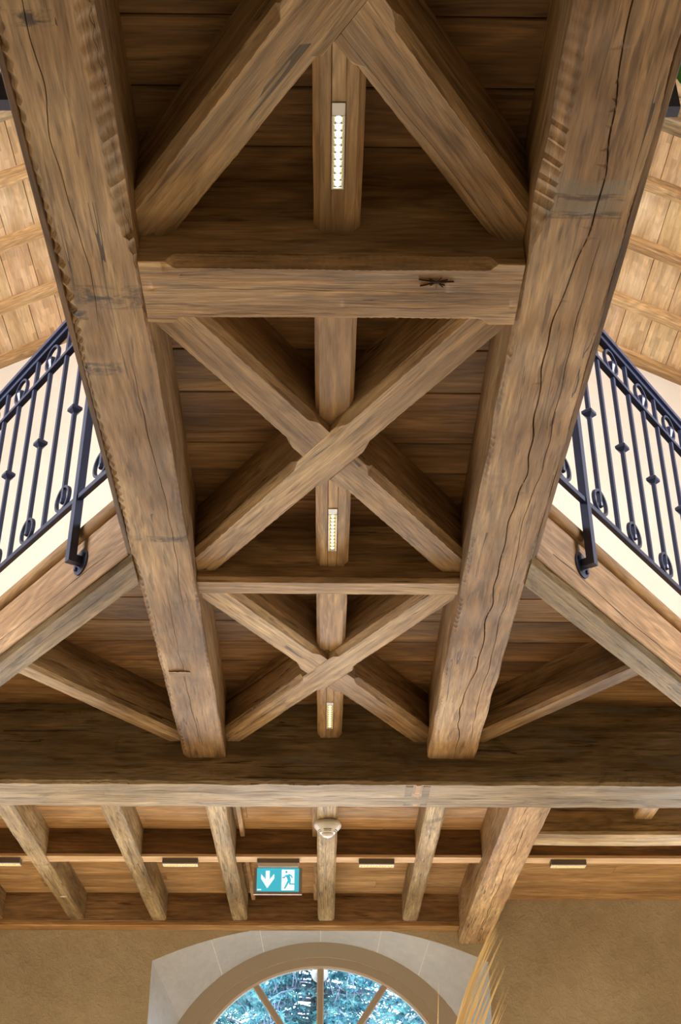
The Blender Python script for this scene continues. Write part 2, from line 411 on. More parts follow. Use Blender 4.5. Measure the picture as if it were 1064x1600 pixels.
def wv(x, z, y=WY): return (x + WCX, y, z + ZC)
for (x0, z0), (x1, z1) in zip(outer[:-1], outer[1:]):
    if abs(x1 - x0) > 1e-6: b.add([wv(x0, z0), wv(x1, z1), wv(x1, ZT), wv(x0, ZT)], [(0,1,2,3)])
for xa, xb, oa, ob in ((-HX, -HWO, -4.45-WCX, -2.45-WCX), (HWO, HX+.05, 2.45-WCX, 4.45-WCX)):      # openings of the neighbouring windows
    for (p, q, r_, t_) in ((xa, oa, -ZC, ZT), (ob, xb, -ZC, ZT), (oa, ob, -ZC, -.9), (oa, ob, 1.5, ZT)):
        b.add([wv(p, r_), wv(q, r_), wv(q, t_), wv(p, t_)], [(0,1,2,3)])
b.add([wv(-HWO, -ZC), wv(HWO, -ZC), wv(HWO, SILL), wv(-HWO, SILL)], [(0,1,2,3)])
# fine grid so the plaster is uneven
wall_far = struct(b.obj('wall_far', PLASTER), 'rough beige lime plaster wall around the arched window')
b = MB()
n = len(outer)
b.add([wv(x, z) for x, z in outer] + [wv(x, z, YI) for x, z in inner] + [wv(x, z, YI + .3) for x, z in inner],
      [(i, i+1, n+i+1, n+i) for i in range(n-1)] + [(n+i, n+i+1, 2*n+i+1, 2*n+i) for i in range(n-1)] + [(0, n, 2*n-1, n-1)])
struct(b.obj('trim_1', LIME, smooth=25), 'pale stone splayed reveal of the arched window')
# joints of the reveal stones
for k, a in enumerate((-.62, -.32, .02, .36, .66)):
    t = (a + 1)/2*NA; i = 7 + int(t)
    p = Vector(wv(*outer[i])); q = Vector(wv(*inner[i], YI)); jb = MB(); nn = Vector((0, 0, -1))
    jb.bar(p + (q-p)*.02 - Vector((0,0,.0012)), q - (q-p)*.02 - Vector((0,0,.0012)), .004, .003, (0,0,1))
    jb.obj('joint', WPLAST, bpy.data.objects['trim_1'])

# white gable wall above the gallery
RIDGE = 8.62; SL = .55
b = MB()
b.prism([(-HX, ZC+2.43), (HX, ZC+2.43), (HX, ZC+RIDGE-SL*HX), (0, ZC+RIDGE), (-HX, ZC+RIDGE-SL*HX)], WY, WY+.3, 'y')
struct(b.obj('wall_gable', WHITE), 'smooth white gable wall above the gallery')

# roof: shell, rafters, pale boards
KB = RIDGE + .10                                # plane of the boards
ceil = empty('ceiling'); struct(ceil, 'pale boarded sloping roof with oak rafters')
for s in (-1, 1):
    sh = MB(); sh.add([(0, -4.4, ZC+KB+.06), (0, 9.7, ZC+KB+.06), (s*(HX+.4), 9.7, ZC+KB+.06-SL*(HX+.4)), (s*(HX+.4), -4.4, ZC+KB+.06-SL*(HX+.4)),
                       (0, -4.4, ZC+KB+.2), (0, 9.7, ZC+KB+.2), (s*(HX+.4), 9.7, ZC+KB+.2-SL*(HX+.4)), (s*(HX+.4), -4.4, ZC+KB+.2-SL*(HX+.4))],
                      [(0,1,2,3),(4,5,6,7),(0,1,5,4),(1,2,6,5),(2,3,7,6),(3,0,4,7)])
    sh.obj('roof_shell', PINE, ceil)
al = math.atan(SL)
RAF = [9.02, 8.375, 7.69, 7.045, 6.45, 5.83, 5.2, 4.56]
me_r = timber_mesh('rafter', OAKC, 0, (HX+.1)/math.cos(al), .085, .105, ch=.006, step=.4, seed=4)
me_t = timber_mesh('rafter', OAKG, 0, (HX+.1)/math.cos(al), .13, .26, ch=.012, step=.4, seed=9)
def slope_obj(name, me, s, x, y, k, parent, color):
    o = link(name, me, parent, color=color)
    # local x runs down the slope, local z is the upward roof normal
    ex = Vector((s*math.cos(al), 0, -math.sin(al))); ez = Vector((s*math.sin(al), 0, math.cos(al))); ey = ez.cross(ex)
    M = Matrix((ex, ey, ez)).transposed().to_4x4(); M.translation = (s*x, y, ZC + k - SL*x); o.matrix_world = M
    return o
rnd = random.Random(5)
for s in (-1, 1):
    for i, y in enumerate(RAF):
        c = rnd.uniform(.95, 1.12); slope_obj('rafter', me_r, s, 0.02, y + .042, RIDGE, ceil, (c*1.05, c, c*.92))
    slope_obj('rafter', me_t, s, 0.02, 6.28, RIDGE - .26, ceil, (.85, .8, .75))
# boards between rafters, one object each
bw = .212*math.sqrt(1 + SL*SL)
edges = RAF + [3.9]
bmesh_cache = {}
for s in (-1, 1):
    for i in range(len(RAF)):
        y1 = edges[i] + .01; y0 = edges[i+1] + .075
        key = (round(y1 - y0, 3))
        if key not in bmesh_cache:
            bb = MB(); L_ = y1 - y0; g = .002
            bb.add([(0,-bw/2+g+.002,0),(L_,-bw/2+g+.002,0),(L_,bw/2-g-.002,0),(0,bw/2-g-.002,0),(0,-bw/2+g,.004),(L_,-bw/2+g,.004),(L_,bw/2-g,.004),(0,bw/2-g,.004),
                    (0,-bw/2+g,.025),(L_,-bw/2+g,.025),(L_,bw/2-g,.025),(0,bw/2-g,.025)],
                   [(3,2,1,0),(0,1,5,4),(1,2,6,5),(2,3,7,6),(3,0,4,7),(4,5,9,8),(5,6,10,9),(6,7,11,10),(7,4,8,11),(8,9,10,11)])
            bmesh_cache[key] = bb.mesh('board', BOARD)
        me = bmesh_cache[key]
        shift = rnd.uniform(0, .2) if i else .075
        ncol = 15
        for c_ in range(ncol):
            x = 1.35 + shift + c_*.212
            if x > HX - .1: break
            o = link('board', me, ceil)
            ex = Vector((0, 1, 0)); ez = Vector((s*math.sin(al), 0, math.cos(al))); ey = ez.cross(ex)
            M = Matrix((ex, ey, ez)).transposed().to_4x4(); M.translation = (s*x, y0, ZC + KB - SL*x); o.matrix_world = M
            k_ = rnd.uniform(.92, 1.08); o.color = (k_, k_*rnd.uniform(.97, 1.01), k_*rnd.uniform(.92, 1.02), 1)

# ------------------------------------------------------------------ walkway timbers
# two long beams
ybeam0 = -1.6
def wane_l(side, u):       # bark edge on the inner side up to the first cross beam
    if side > 0: return 1.25
    return max(.5, 2.1 - max(0, (u - 2.15))*9)*(1 + .35*nz(u*5, 1, 2))
def wane_r(side, u):
    if side < 0: return .6
    return max(1.0, 2.3 - max(0, (u - 2.1))*9)*(1 + .3*nz(u*5, 4, 2))
LB = timber('long_beam', OAKL, ((XL0+XL1)/2, 0), YAXIS, ybeam0, BBY0, XL1-XL0, 2.1, ZP, color=(1.0,.93,.84), ch=.018, scallop=.6, chf=wane_l, sfreq=70,
            step=.012, seed=3, rough=.005, cracks=[(.03, .03, .012, .3, 2.6, .0022), (-.045, .02, .010, 2.6, 4.2, .0016), (.01, .02, .010, 3.9, 5.6, .0016)])
tag(LB, 'long oak beam with scalloped edges and dark stain bands under the walkway', 'beam')
RB = timber('long_beam', OAKR, ((XR0+XR1)/2, 0), YAXIS, ybeam0, BBY0, XR1-XR0, 2.1, ZP, color=(1.02,.94,.84), ch=.016, scallop=.45, chf=wane_r, sfreq=90,
            step=.012, seed=8, rough=.006, cracks=[(-.005, .035, .03, -.5, 5.55, .0034), (-.055, .02, .015, 2.2, 5.5, .0018)])
tag(RB, 'long oak beam split by one deep crack along its underside', 'beam')
for o, x0, x1 in ((LB, -.667, XL0), (RB, XR1, .708)):
    e = timber('edge_strip', OAKD, ((x0+x1)/2, 0), YAXIS, ybeam0, 3.74, x1-x0, 2.112, ZP, color=(.8,.78,.75), ch=.003, step=.1, seed=2)
    e.parent = o; e.matrix_parent_inverse = Matrix.LocRotScale(o.location, o.rotation_euler, None).inverted()
def child(o, parent):
    o.parent = parent; o.matrix_parent_inverse = Matrix.LocRotScale(parent.location, parent.rotation_euler, None).inverted(); return o
def inset(parent, x0, x1, y0, y1, z, color, mat=OAKG, rot=False):
    """thin let-in repair piece, a couple of millimetres proud of the underside"""
    L_, W_ = (x1-x0, y1-y0); pl = []; q_ = random.Random(int(x0*1000)+7)
    for k in range(14): pl.append((-L_/2 + L_*k/13, -W_/2 + q_.uniform(-.004, .004)))
    for k in range(14): pl.append((L_/2 - L_*k/13, W_/2 + q_.uniform(-.004, .004)))
    bb = MB(); bb.prism(pl, -.0012, .004)
    o = bb.obj('repair_patch', mat, loc=((x0+x1)/2, (y0+y1)/2, z+ZC), color=color)
    return child(o, parent)
inset(LB, -.62, -.535, 4.66, 4.70, 2.098, (.80, .76, .70), OAK)

# cross beams
CB1 = timber('cross_beam', OAK, ((XL1+XR0)/2, (2.30+2.525)/2), 0, -(XR0-XL1)/2, (XR0-XL1)/2, .225, 2.1, ZP, color=(1.22,1.14,1.0), ch=.026, scallop=.16, sfreq=150,
             stops=[(-.40, .40)], step=.008, seed=21, rough=.003, cracks=[(-.01, .02, .012, -.45, .3, .0014), (.04, .015, .014, .02, .46, .0016)])
tag(CB1, 'thick oak cross beam with gouged chamfer and a star-shaped split knot', 'beam')
CB2 = timber('cross_beam', OAK, ((XL1+XR0)/2, (3.977+4.09)/2), 0, -(XR0-XL1)/2, (XR0-XL1)/2, .113, 2.141, ZP, color=(1.06,1.0,.9), ch=.016, step=.03, seed=31, scallop=.15)
tag(CB2, 'slim oak cross beam with chamfered edge between two X braces', 'beam')
CB0 = timber('cross_beam', OAK, ((XL1+XR0)/2, .80), 0, -(XR0-XL1)/2, (XR0-XL1)/2, .22, 2.1, ZP, ch=.02, step=.05, seed=41)
tag(CB0, 'oak cross beam overhead where the first braces spring', 'beam')
# star knot on the underside of the thick cross beam: a let-in boss with radial splits
kx, ky = .265, 2.365
kb = MB(); rk = random.Random(3)
for k in range(11):
    a = k*2*math.pi/11 + rk.uniform(-.2, .2); l = rk.uniform(.015, .03)*(1.8 if abs(math.sin(a)) < .45 else 1)
    w_ = rk.uniform(.0005, .0012); d = Vector((math.cos(a), math.sin(a)*.75, 0)); p_ = Vector((-d.y, d.x, 0))
    kb.add([p_*w_, -p_*w_, d*l, p_*w_ + Vector((0,0,.004)), -p_*w_ + Vector((0,0,.004)), d*l + Vector((0,0,.004))], [(0,1,2),(3,5,4),(0,2,5,3),(1,4,5,2),(0,3,4,1)])
child(kb.obj('split_knot', plain('knot_split', srgb(74, 54, 36), .9), loc=(kx, ky, 2.1 - .0032 + ZC)), CB1)

# X braces
def clip_line(v_edge): return v_edge
BW = .14
def brace_set(y0, y1, seed, names, ywc=None):
    """X brace in the bay between cross members at y0 (near) and y1 (far)."""
    xc, yc = CX, (y0 + y1)/2
    hx, hy = (XR0 - XL1)/2, (y1 - y0)/2
    def ends(yaw):
        c, s_ = math.cos(yaw), math.sin(yaw)
        def far(v):   # positive u limit inside the bay rectangle
            lim = []
            for (d, p, h) in ((c, -s_*v, hx), (s_, c*v, hy)):
                if abs(d) > 1e-6: lim.append(((h if d > 0 else -h) - p)/d)
            return min(lim)
        def near(v):
            lim = []
            for (d, p, h) in ((c, -s_*v, hx), (s_, c*v, hy)):
                if abs(d) > 1e-6: lim.append(((-h if d > 0 else h) - p)/d)
            return max(lim)
        # v of the bay corner, so the end keeps its point
        vk = -s_*(hx if c > 0 else -hx) + c*(hy if s_ > 0 else -hy)
        return near, far, vk
    # continuous brace: from far-left to near-right
    yawA = math.atan2(-hy, hx)
    nA, fA, vkA = ends(yawA)
    ex = [v for v in (vkA, -vkA) if abs(v) < BW/2 - .002]
    gap = .13
    A = timber('brace', OAK, (xc, yc), yawA, nA, fA, BW, ZB, ZP, ch=.023, stops=[(-9, -gap), (gap, 9)], step=.02, seed=seed, extra_v=ex, scallop=.14, rough=.002, color=(1.06,1.02,.94))
    tag(A, names[0], 'brace')
    yawB = math.atan2(hy, hx)
    nB, fB, vkB = ends(yawB)
    ex = [v for v in (vkB, -vkB) if abs(v) < BW/2 - .002]
    # edge of the continuous brace, seen in the frame of the other one
    dth = yawA - yawB
    def cut(side):
        # points of line: in A frame v = side*BW/2 ; param. Transform to B frame: (u,v)B = rot(dth)*(u,v)A
        def f(v):
            c, s_ = math.cos(dth), math.sin(dth); va = side*BW/2
            # vB = s_*ua + c*va = v  -> ua ; uB = c*ua - s_*va
            ua = (v - c*va)/s_; return c*ua - s_*va
        return f
    fs = [cut(1), cut(-1)]
    if fs[0](0) > fs[1](0): fs = fs[::-1]
    lo, hi = fs                                   # lo: negative side, hi: positive side
    B1 = timber('brace', OAK, (xc, yc), yawB, nB, lambda v: lo(v), BW, ZB, ZP, ch=.023, stops=[(-9, -.15)], step=.02, seed=seed+1, extra_v=ex, scallop=.14, rough=.002, color=(1.03,.98,.91))
    tag(B1, names[1], 'brace')
    B2 = timber('brace', OAK, (xc, yc), yawB, lambda v: hi(v), fB, BW, ZB, ZP, ch=.023, stops=[(.15, 9)], step=.02, seed=seed+2, extra_v=ex, scallop=.14, rough=.002, color=(1.03,.98,.91))
    tag(B2, names[2], 'brace')
    ang = abs(yawB)
    return yc, (BW/2)/math.cos(ang), math.tan(ang)     # centre, half width measured along y, slope dy/dx
bays = [(.91, 2.30), (2.525, 3.977), (4.09, 5.62)]
bnames = [
 ('unbroken oak brace rising from the thick cross beam beside the brightest light strip', 'short oak brace overhead, butting the first X crossing', 'short oak brace from the thick cross beam up to the first X crossing'),
 ('unbroken oak brace of the X between the thick and slim cross beams', 'short brace from behind the thick cross beam to the middle X crossing', 'short brace from the middle X crossing down to the slim cross beam'),
 ('unbroken oak brace of the X between slim cross beam and big transverse beam', 'short brace from behind the slim cross beam to the farthest X crossing', 'short brace from the farthest X crossing down to the big transverse beam')]
info = [brace_set(a, b_, 50 + 7*i, bnames[i]) for i, (a, b_) in enumerate(bays)]

# walkway joist, a piece on each side of every X crossing
JW = .114; JX = .021
jl = [('short oak joist stub overhead before the first X crossing', 'oak joist carrying the brightest white light strip'),
      ('oak joist between the thick cross beam and the middle X crossing', 'oak joist carrying the yellow light strip above the slim cross beam'),
      ('oak joist between the slim cross beam and the farthest X crossing', 'oak joist carrying the small light strip against the big transverse beam')]
led_y = [(1.903, 2.157), (3.585, 3.862), (5.20, 5.50)]
LX = .0205; LW = .031
for i, ((y0, y1), (yc, hy_, tn)) in enumerate(zip(bays, info)):
    # in the joist frame u = y, v = -(x - JX)
    nearV = lambda v, yc=yc, hy_=hy_, tn=tn: yc - hy_ - abs(-v + JX - CX)*tn + .001
    farV = lambda v, yc=yc, hy_=hy_, tn=tn: yc + hy_ + abs(-v + JX - CX)*tn - .001
    o = timber('joist', OAKC, (JX, 0), YAXIS, y0, nearV, JW, ZJ, ZP, ch=.013, step=.04, seed=80+i, extra_v=[JX-CX], color=(1.0,.97,.93)); tag(o, jl[i][0], 'joist')
    o = timber('joist', OAKC, (JX, 0), YAXIS, farV, y1, JW, ZJ, ZP, ch=.013, step=.04, seed=90+i, extra_v=[JX-CX], color=(.98,.95,.9)); tag(o, jl[i][1], 'joist')
    # laths let into the underside on both sides of the lamp and in line with it
    ly0, ly1 = led_y[i]; ya = yc + hy_ + .05*tn + .004
    for (xa, xb, a, c_) in ((JX-JW/2+.014, LX-LW/2-.001, ya, y1-.001), (LX+LW/2+.001, JX+JW/2-.014, ya, y1-.001), (LX-LW/2, LX+LW/2, yc+hy_+.02, ly0-.001), (LX-LW/2, LX+LW/2, ly1+.001, y1-.001)):
        a2 = (lambda v, xm=(xa+xb)/2, yc=yc, hy_=hy_, tn=tn: yc + hy_ + abs(xm - v - CX)*tn + .002) if a < ly1 else a
        lm = timber('lath', OAKC, ((xa+xb)/2, 0), YAXIS, a2, c_, xb-xa, ZJ-.007, ZJ+.001, ch=.0015, step=.2, seed=rnd.random()*50, color=tuple([rnd.uniform(.85,1.1)]*3)); child(lm, o)

# deck planks
RAIL_D = .8
deck = empty('walkway_deck', (0, 0, 0)); tag(deck, 'oak plank deck of the walkway seen from below', 'deck')
jy = [-.5, -.3, -.1, .1, .3, .5, .7, .89, 1.07, 1.25, 1.43, 1.62, 1.812, 2.005, 2.185, 2.37, 2.57, 2.77, 2.963, 3.172, 3.447, 3.626, 3.798, 4.0, 4.18, 4.36, 4.537, 4.741, 4.939, 5.13, 5.338, 5.62]
def xlim(y):
    t = max(0, (y - 3.763 - .19))*.75
    return -.655 - t, .70 + t
for a, c_ in zip(jy[:-1], jy[1:]):
    (xa, xb), (xc_, xd) = xlim(a), xlim(c_)
    g = .0018
    loc = (0, (a+c_)/2, ZP+ZC); hh = (c_-a)/2 - g
    bb = MB(); e_ = .003
    top = [(xa, -hh), (xb, -hh), (xd, hh), (xc_, hh)]; low = [(xa, -hh+e_), (xb, -hh+e_), (xd, hh-e_), (xc_, hh-e_)]
    vs = [(x, y, .0) for x, y in low] + [(x, y, e_) for x, y in top] + [(x, y, .032) for x, y in top]
    bb.add(vs, [(3,2,1,0)] + [(i, (i+1) % 4, 4+(i+1) % 4, 4+i) for i in range(4)] + [(4+i, 4+(i+1) % 4, 8+(i+1) % 4, 8+i) for i in range(4)] + [(8,9,10,11)])
    k_ = rnd.uniform(.82, 1.12)
    bb.obj('plank', OAKD, deck, loc=loc, color=(k_, k_*rnd.uniform(.95,1), k_*rnd.uniform(.86,1)))
bb = MB(); bb.box(-.655, .70, -.5, 5.62, ZP+ZC+.0325, ZP+ZC+.05); bb.obj('deck_underlay', GAP, deck)
bb = MB(); bb.prism([(-.66, 3.96), (-1.9, 5.62), (1.94, 5.62), (.70, 3.96)], ZP+ZC+.051, ZP+ZC+.06); bb.obj('deck_underlay', GAP, deck)

# diagonal corner beams, nosing, corner braces
DB = {}
for s, x0 in ((-1, -.667), (1, .708)):
    d = Vector((s*.6, .8)); nrm = Vector((s*.8, -.6))            # nrm points to the open hall
    yaw = math.atan2(d.y, d.x); w_ = .115
    # local v axis = left of d ; for s=1 the open side is right (v<0), for s=-1 it is left (v>0)
    org = Vector((x0, 3.763)) - nrm*(w_/2)
    def e0(v, s=s, org=org, d=d, x0=x0):
        # start at the long beam's outer face x = x0 (+ tiny)
        px = org.x + (-d.y)*v; return ((-.651 if s < 0 else .691) - px)/d.x
    def e1(v, s=s, org=org, d=d):
        py = org.y + d.x*v; return (BBY0 - py)/d.y - .001
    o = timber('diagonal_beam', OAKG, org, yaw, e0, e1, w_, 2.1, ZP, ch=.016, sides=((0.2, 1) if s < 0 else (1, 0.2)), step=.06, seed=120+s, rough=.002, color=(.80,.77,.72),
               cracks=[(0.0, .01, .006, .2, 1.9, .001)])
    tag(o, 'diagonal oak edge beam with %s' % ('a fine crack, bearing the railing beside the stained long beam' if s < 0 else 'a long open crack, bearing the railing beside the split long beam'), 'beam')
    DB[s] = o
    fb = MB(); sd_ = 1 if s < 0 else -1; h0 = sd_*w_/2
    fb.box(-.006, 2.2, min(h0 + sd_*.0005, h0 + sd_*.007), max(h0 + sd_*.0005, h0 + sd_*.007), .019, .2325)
    fb.obj('lit_fascia_skin', OAKC, o, color=(1.08, .97, .93))  # added paler, pinker skin over a darkened beam: upper light put into colour
    # long face crack on the visible side: thin dark wedge let into the fascia
    ck = MB(); side = 1 if s < 0 else -1; hv = side*(w_/2 + .007)
    L_ = 2.0; pts = []
    for k in range(41):
        u = .12 + L_*k/40; z = .085 + .012*nz(u*2, s) + .005*nz(u*9, s) + (-.012*u if s > 0 else 0); th = max(.0004, (.0022 if s > 0 else .0011)*(.6 + nz(u*4, s+3)))
        pts.append((u, z, th))
    vs = []; 
    for u, z, th in pts: vs += [(u, hv - side*.002, z - th), (u, hv + side*.0006, z - th), (u, hv + side*.0006, z + th), (u, hv - side*.002, z + th)]
    fs = [(4*i+j, 4*i+(j+1) % 4, 4*i+4+(j+1) % 4, 4*i+4+j) for i in range(40) for j in range(4)]
    ck.add(vs, fs); ck.obj('crack', GAP, o)
    # bullnose nosing along the top
    nb = MB(); prof = []
    for k in range(9):
        a = -math.pi/2 + math.pi*k/8; prof.append((.022*math.cos(a), .0325 + .0325*math.sin(a)))
    prof = [(-.06, 0)] + prof + [(-.06, .065)]
    m_ = len(prof); vs = []
    for u in (-.004, 2.22):
        for (q, z) in prof: vs.append((u, side*w_/2 + side*(q + .006), z + .232))
    vs = [(u, v if abs(v) > abs(hv) - .0001 or True else v, z) for u, v, z in vs]
    nb.add([v for v in vs], [(i, (i+1) % m_, m_ + (i+1) % m_, m_ + i) for i in range(m_)] + [tuple(range(m_))[::-1], tuple(range(m_, 2*m_))])
    nb2 = nb.obj('nosing', OAKC, o, smooth=40, color=(.86, .74, .58))
    # corner brace between diagonal beam and big beam
    p = Vector((CX + s*1.25, 4.83)); q = Vector((CX + s*.735, 5.545)); dd = (q - p); yw = math.atan2(dd.y, dd.x); ln = dd.length
    c2, s2 = math.cos(yw), math.sin(yw); bwid = .105
    def g0(v, p=p, c2=c2, s2=s2, d=d, nrm=nrm, x0=x0, w_=w_):
        # inner face of the diagonal: dot(X - P0, nrm) = -w
        P0 = Vector((x0, 3.763)); base = p + Vector((-s2, c2))*v - P0
        return (-w_ - .001 - base.dot(nrm))/(Vector((c2, s2)).dot(nrm))
    def g1(v, p=p, c2=c2, s2=s2, s=s):
        b0 = p + Vector((-s2, c2))*v
        ua = (BBY0 - .001 - b0.y)/s2; xo = (-.652 if s < 0 else .692); ub = (xo - b0.x)/c2
        return min(ua, ub)
    o2 = timber('corner_brace', OAK, p, yw, g0, g1, bwid, ZB, ZP, ch=.016, step=.03, seed=140+s, scallop=.1, color=(.98,.95,.9), extra_v=[-.02, .02, .035, -.035])
    tag(o2, 'oak corner brace under the deck, on the outer side of the %s long beam' % ('stained' if s < 0 else 'split'), 'brace')

# big transverse beam
BB = timber('transverse_beam', OAKG, (0, (BBY0+BBY1)/2), 0, -HX, HX, BBY1-BBY0, BBZ, ZP, ch=.018, scallop=.4, sides=(1, .35), step=.03, seed=200, rough=.006, color=(.72,.68,.62),
            cracks=[(-.06, .03, .012, -1.8, .3, .0018), (.03, .03, .012, -.2, 2.0, .0018), (.07, .02, .01, -2, -.4, .0014)])
tag(BB, 'massive weathered oak beam spanning the hall under the gallery edge', 'beam')
inset(BB, .372, .405, BBY0+.03, BBY1-.03, BBZ, (.60,.58,.54)); inset(BB, .418, .44, BBY0+.02, BBY1-.02, BBZ, (1.1,1.0,.82), OAKC); inset(BB, .452, .485, BBY0+.03, BBY1-.03, BBZ, (.60,.58,.54))

# ------------------------------------------------------------------ gallery beyond the big beam
gj = [(-2.25, .105, 'plain'), (-1.692, .105, 'chip'), (-1.132, .105, 'plain'), (-.577, .106, 'sign'), (.014, .112, 'det'), (.592, .105, 'plain')]
for i, (x, w_, kd) in enumerate(gj):
    o = timber('gallery_joist', OAKG, (x, 0), YAXIS, BBY1, 8.958, w_, ZB, ZP, ch=.014, step=.03, seed=210+i, scallop=.25, rough=.003, color=(.86,.81,.74),
               cracks=[(.005, .02, .008, 6.2, 8.8, .001)])
    pl_ = {0: 'gallery joist on the outer side of the chipped joist', 2: 'gallery joist between the chipped joist and the exit sign joist', 5: 'gallery joist between the smoke detector joist and the broad beam'}.get(i)
    tag(o, {'plain': pl_, 'chip': 'oak gallery joist with a pale chipped spot near the wall plate',
            'sign': 'oak gallery joist beside the exit sign, next to a thin lath', 'det': 'cracked oak gallery joist carrying the smoke detector'}[kd], 'joist', 'gallery joists')
    if kd == 'chip':
        cb = MB(); rr = random.Random(2); pl = [(.022*math.cos(a*.7)*rr.uniform(.7, 1.2), .014*math.sin(a*.7)*rr.uniform(.7, 1.2)) for a in range(9)]
        cb.prism(pl, -.003, .003); child(cb.obj('chip', FRAMEL, loc=(x+.012, 8.35, ZB+ZC)), o)
J6 = timber('gallery_beam', OAK, (1.03, 0), YAXIS, BBY1, WY, .20, 2.061, ZP, ch=.02, sides=(.4, 1), step=.02, seed=230, rough=.005, color=(1.15,1.05,.92), scallop=.3,
            cracks=[(-.01, .03, .02, 6.3, 9.0, .003), (.03, .02, .012, 6.0, 7.6, .0015)])
tag(J6, 'broad split oak beam ending on the wall beside the arched window', 'beam')
# trimmer and stub joist beyond the broad beam
o = timber('trimmer_beam', OAKG, (1.131, (6.735+6.955)/2), 0, .001, HX-1.14, .22, 2.1, ZP, ch=.015, sides=(1,.3), step=.06, seed=240, rough=.004, scallop=.2, color=(1.05,.98,.86))
tag(o, 'weathered oak trimmer beam running sideways from the broad split beam', 'beam')
o = timber('stub_joist', OAKC, (1.72, 0), YAXIS, BBY1, 6.735-.001, .105, ZB, ZP, ch=.012, step=.1, seed=241); tag(o, 'short oak joist stub between big beam and trimmer beam', 'joist')
# blocking pieces carrying the light line
bx = [(-HX, -2.25-.0525)] + [(gj[i][0]+gj[i][1]/2, gj[i+1][0]-gj[i+1][1]/2) for i in range(5)] + [(gj[5][0]+gj[5][1]/2, .93), (1.13, HX)]
bl = ['oak blocking board at the far side of the outermost gallery joist', 'oak blocking board with a half-hidden lamp between the outer gallery joists', 'oak blocking board between the chipped joist and the next joist, bare',
      'oak blocking board with a lamp, next to the exit sign bay', 'oak blocking board above the exit sign', 'oak blocking board with a lamp beside the smoke detector joist', 'oak blocking board next to the broad split beam, bare', 'long oak blocking board beyond the broad split beam']
bl[1] = 'oak blocking board between the outermost and the chipped gallery joists'; bl[2] = 'oak blocking board between the chipped joist and the next, carrying a lamp'; bl[3] = 'oak blocking board between a plain joist and the exit sign bay'
for (xa, xb), lb in zip(bx, bl):
    o = timber('blocking', OAKD, ((xa+xb)/2, 7.568), 0, -(xb-xa)/2+.001, (xb-xa)/2-.001, .105, 2.212, ZP, ch=.003, step=.3, seed=xa, color=(.85,.8,.75)); tag(o, lb, 'blocking', 'blocking boards between gallery joists')
    t_ = timber('batten', PINE, ((xa+xb)/2, 7.570), 0, -(xb-xa)/2+.001, (xb-xa)/2-.001, .112, 2.196, 2.212, ch=.002, step=.4, seed=xb, color=(1.0,.98,.98)); child(t_, o)
# laths beside the exit sign
for x, lb in ((-.487, 'thin lath beside the exit sign joist'), (-.058, 'thin lath beside the smoke detector joist')):
    for (ya, yb) in ((BBY1, 7.5145), (7.622, 8.957)):
        o = timber('lath', OAKC, (x, 0), YAXIS, ya+.001, yb, .026, 2.318, ZP, ch=.003, step=.3, seed=x*9); tag(o, lb + (', up to the blocking board' if ya < 7 else ', behind the blocking board'), 'lath', 'laths along the exit sign bay')
# wall plate
wp = timber('wall_plate', OAK, ((-HX+.93)/2, (8.958+WY)/2), 0, -(HX+.93)/2, (HX+.93)/2-.001, WY-8.958, 2.168, ZP, ch=.008, step=.2, seed=250, color=(.8,.7,.6)); tag(wp, 'dark oak wall plate along the top of the far wall', 'beam')
o = timber('plate_moulding', OAKC, ((-HX+.93)/2, 9.03), 0, -(HX+.93)/2, (HX+.93)/2-.001, WY-8.965, 2.143, 2.168, ch=.006, step=.3, seed=251, color=(.95,.82,.62)); child(o, wp)
# gallery deck planks
gd = empty('gallery_deck'); tag(gd, 'oak plank deck of the gallery seen from below', 'deck')
gy = [5.62, 5.80, 5.98, 6.17, 6.36, 6.55, 6.74, 6.93, 7.11, 7.30, 7.49, 7.69, 7.88, 8.07, 8.26, 8.45, 8.63, 8.81, 8.96, 9.10]
cuts = [(-HX, -1.05, 1.25, HX), (-HX, -1.9, .35, HX), (-HX, -.45, 1.9, HX)]
for i, (a, c_) in enumerate(zip(gy[:-1], gy[1:])):
    cu = cuts[i % 3]
    for xa, xb in zip(cu[:-1], cu[1:]):
        hh = (c_-a)/2 - .0012; bb = MB(); e_ = .002; hl = (xb-xa)/2 - .001
        vs = [(-hl, -hh+e_, 0), (hl, -hh+e_, 0), (hl, hh-e_, 0), (-hl, hh-e_, 0), (-hl, -hh, e_), (hl, -hh, e_), (hl, hh, e_), (-hl, hh, e_), (-hl, -hh, .03), (hl, -hh, .03), (hl, hh, .03), (-hl, hh, .03)]
        bb.add(vs, [(3,2,1,0),(0,1,5,4),(1,2,6,5),(2,3,7,6),(3,0,4,7),(4,5,9,8),(5,6,10,9),(6,7,11,10),(7,4,8,11),(8,9,10,11)])
        k_ = rnd.uniform(.95, 1.12); bb.obj('plank', OAKC, gd, loc=((xa+xb)/2, (a+c_)/2, ZP+ZC), color=(k_*1.08, k_*1.0, k_*.88))
bb = MB(); bb.box(-HX, HX, 5.62, WY, ZP+ZC+.031, ZP+ZC+.06); bb.obj('deck_underlay', GAP, gd)

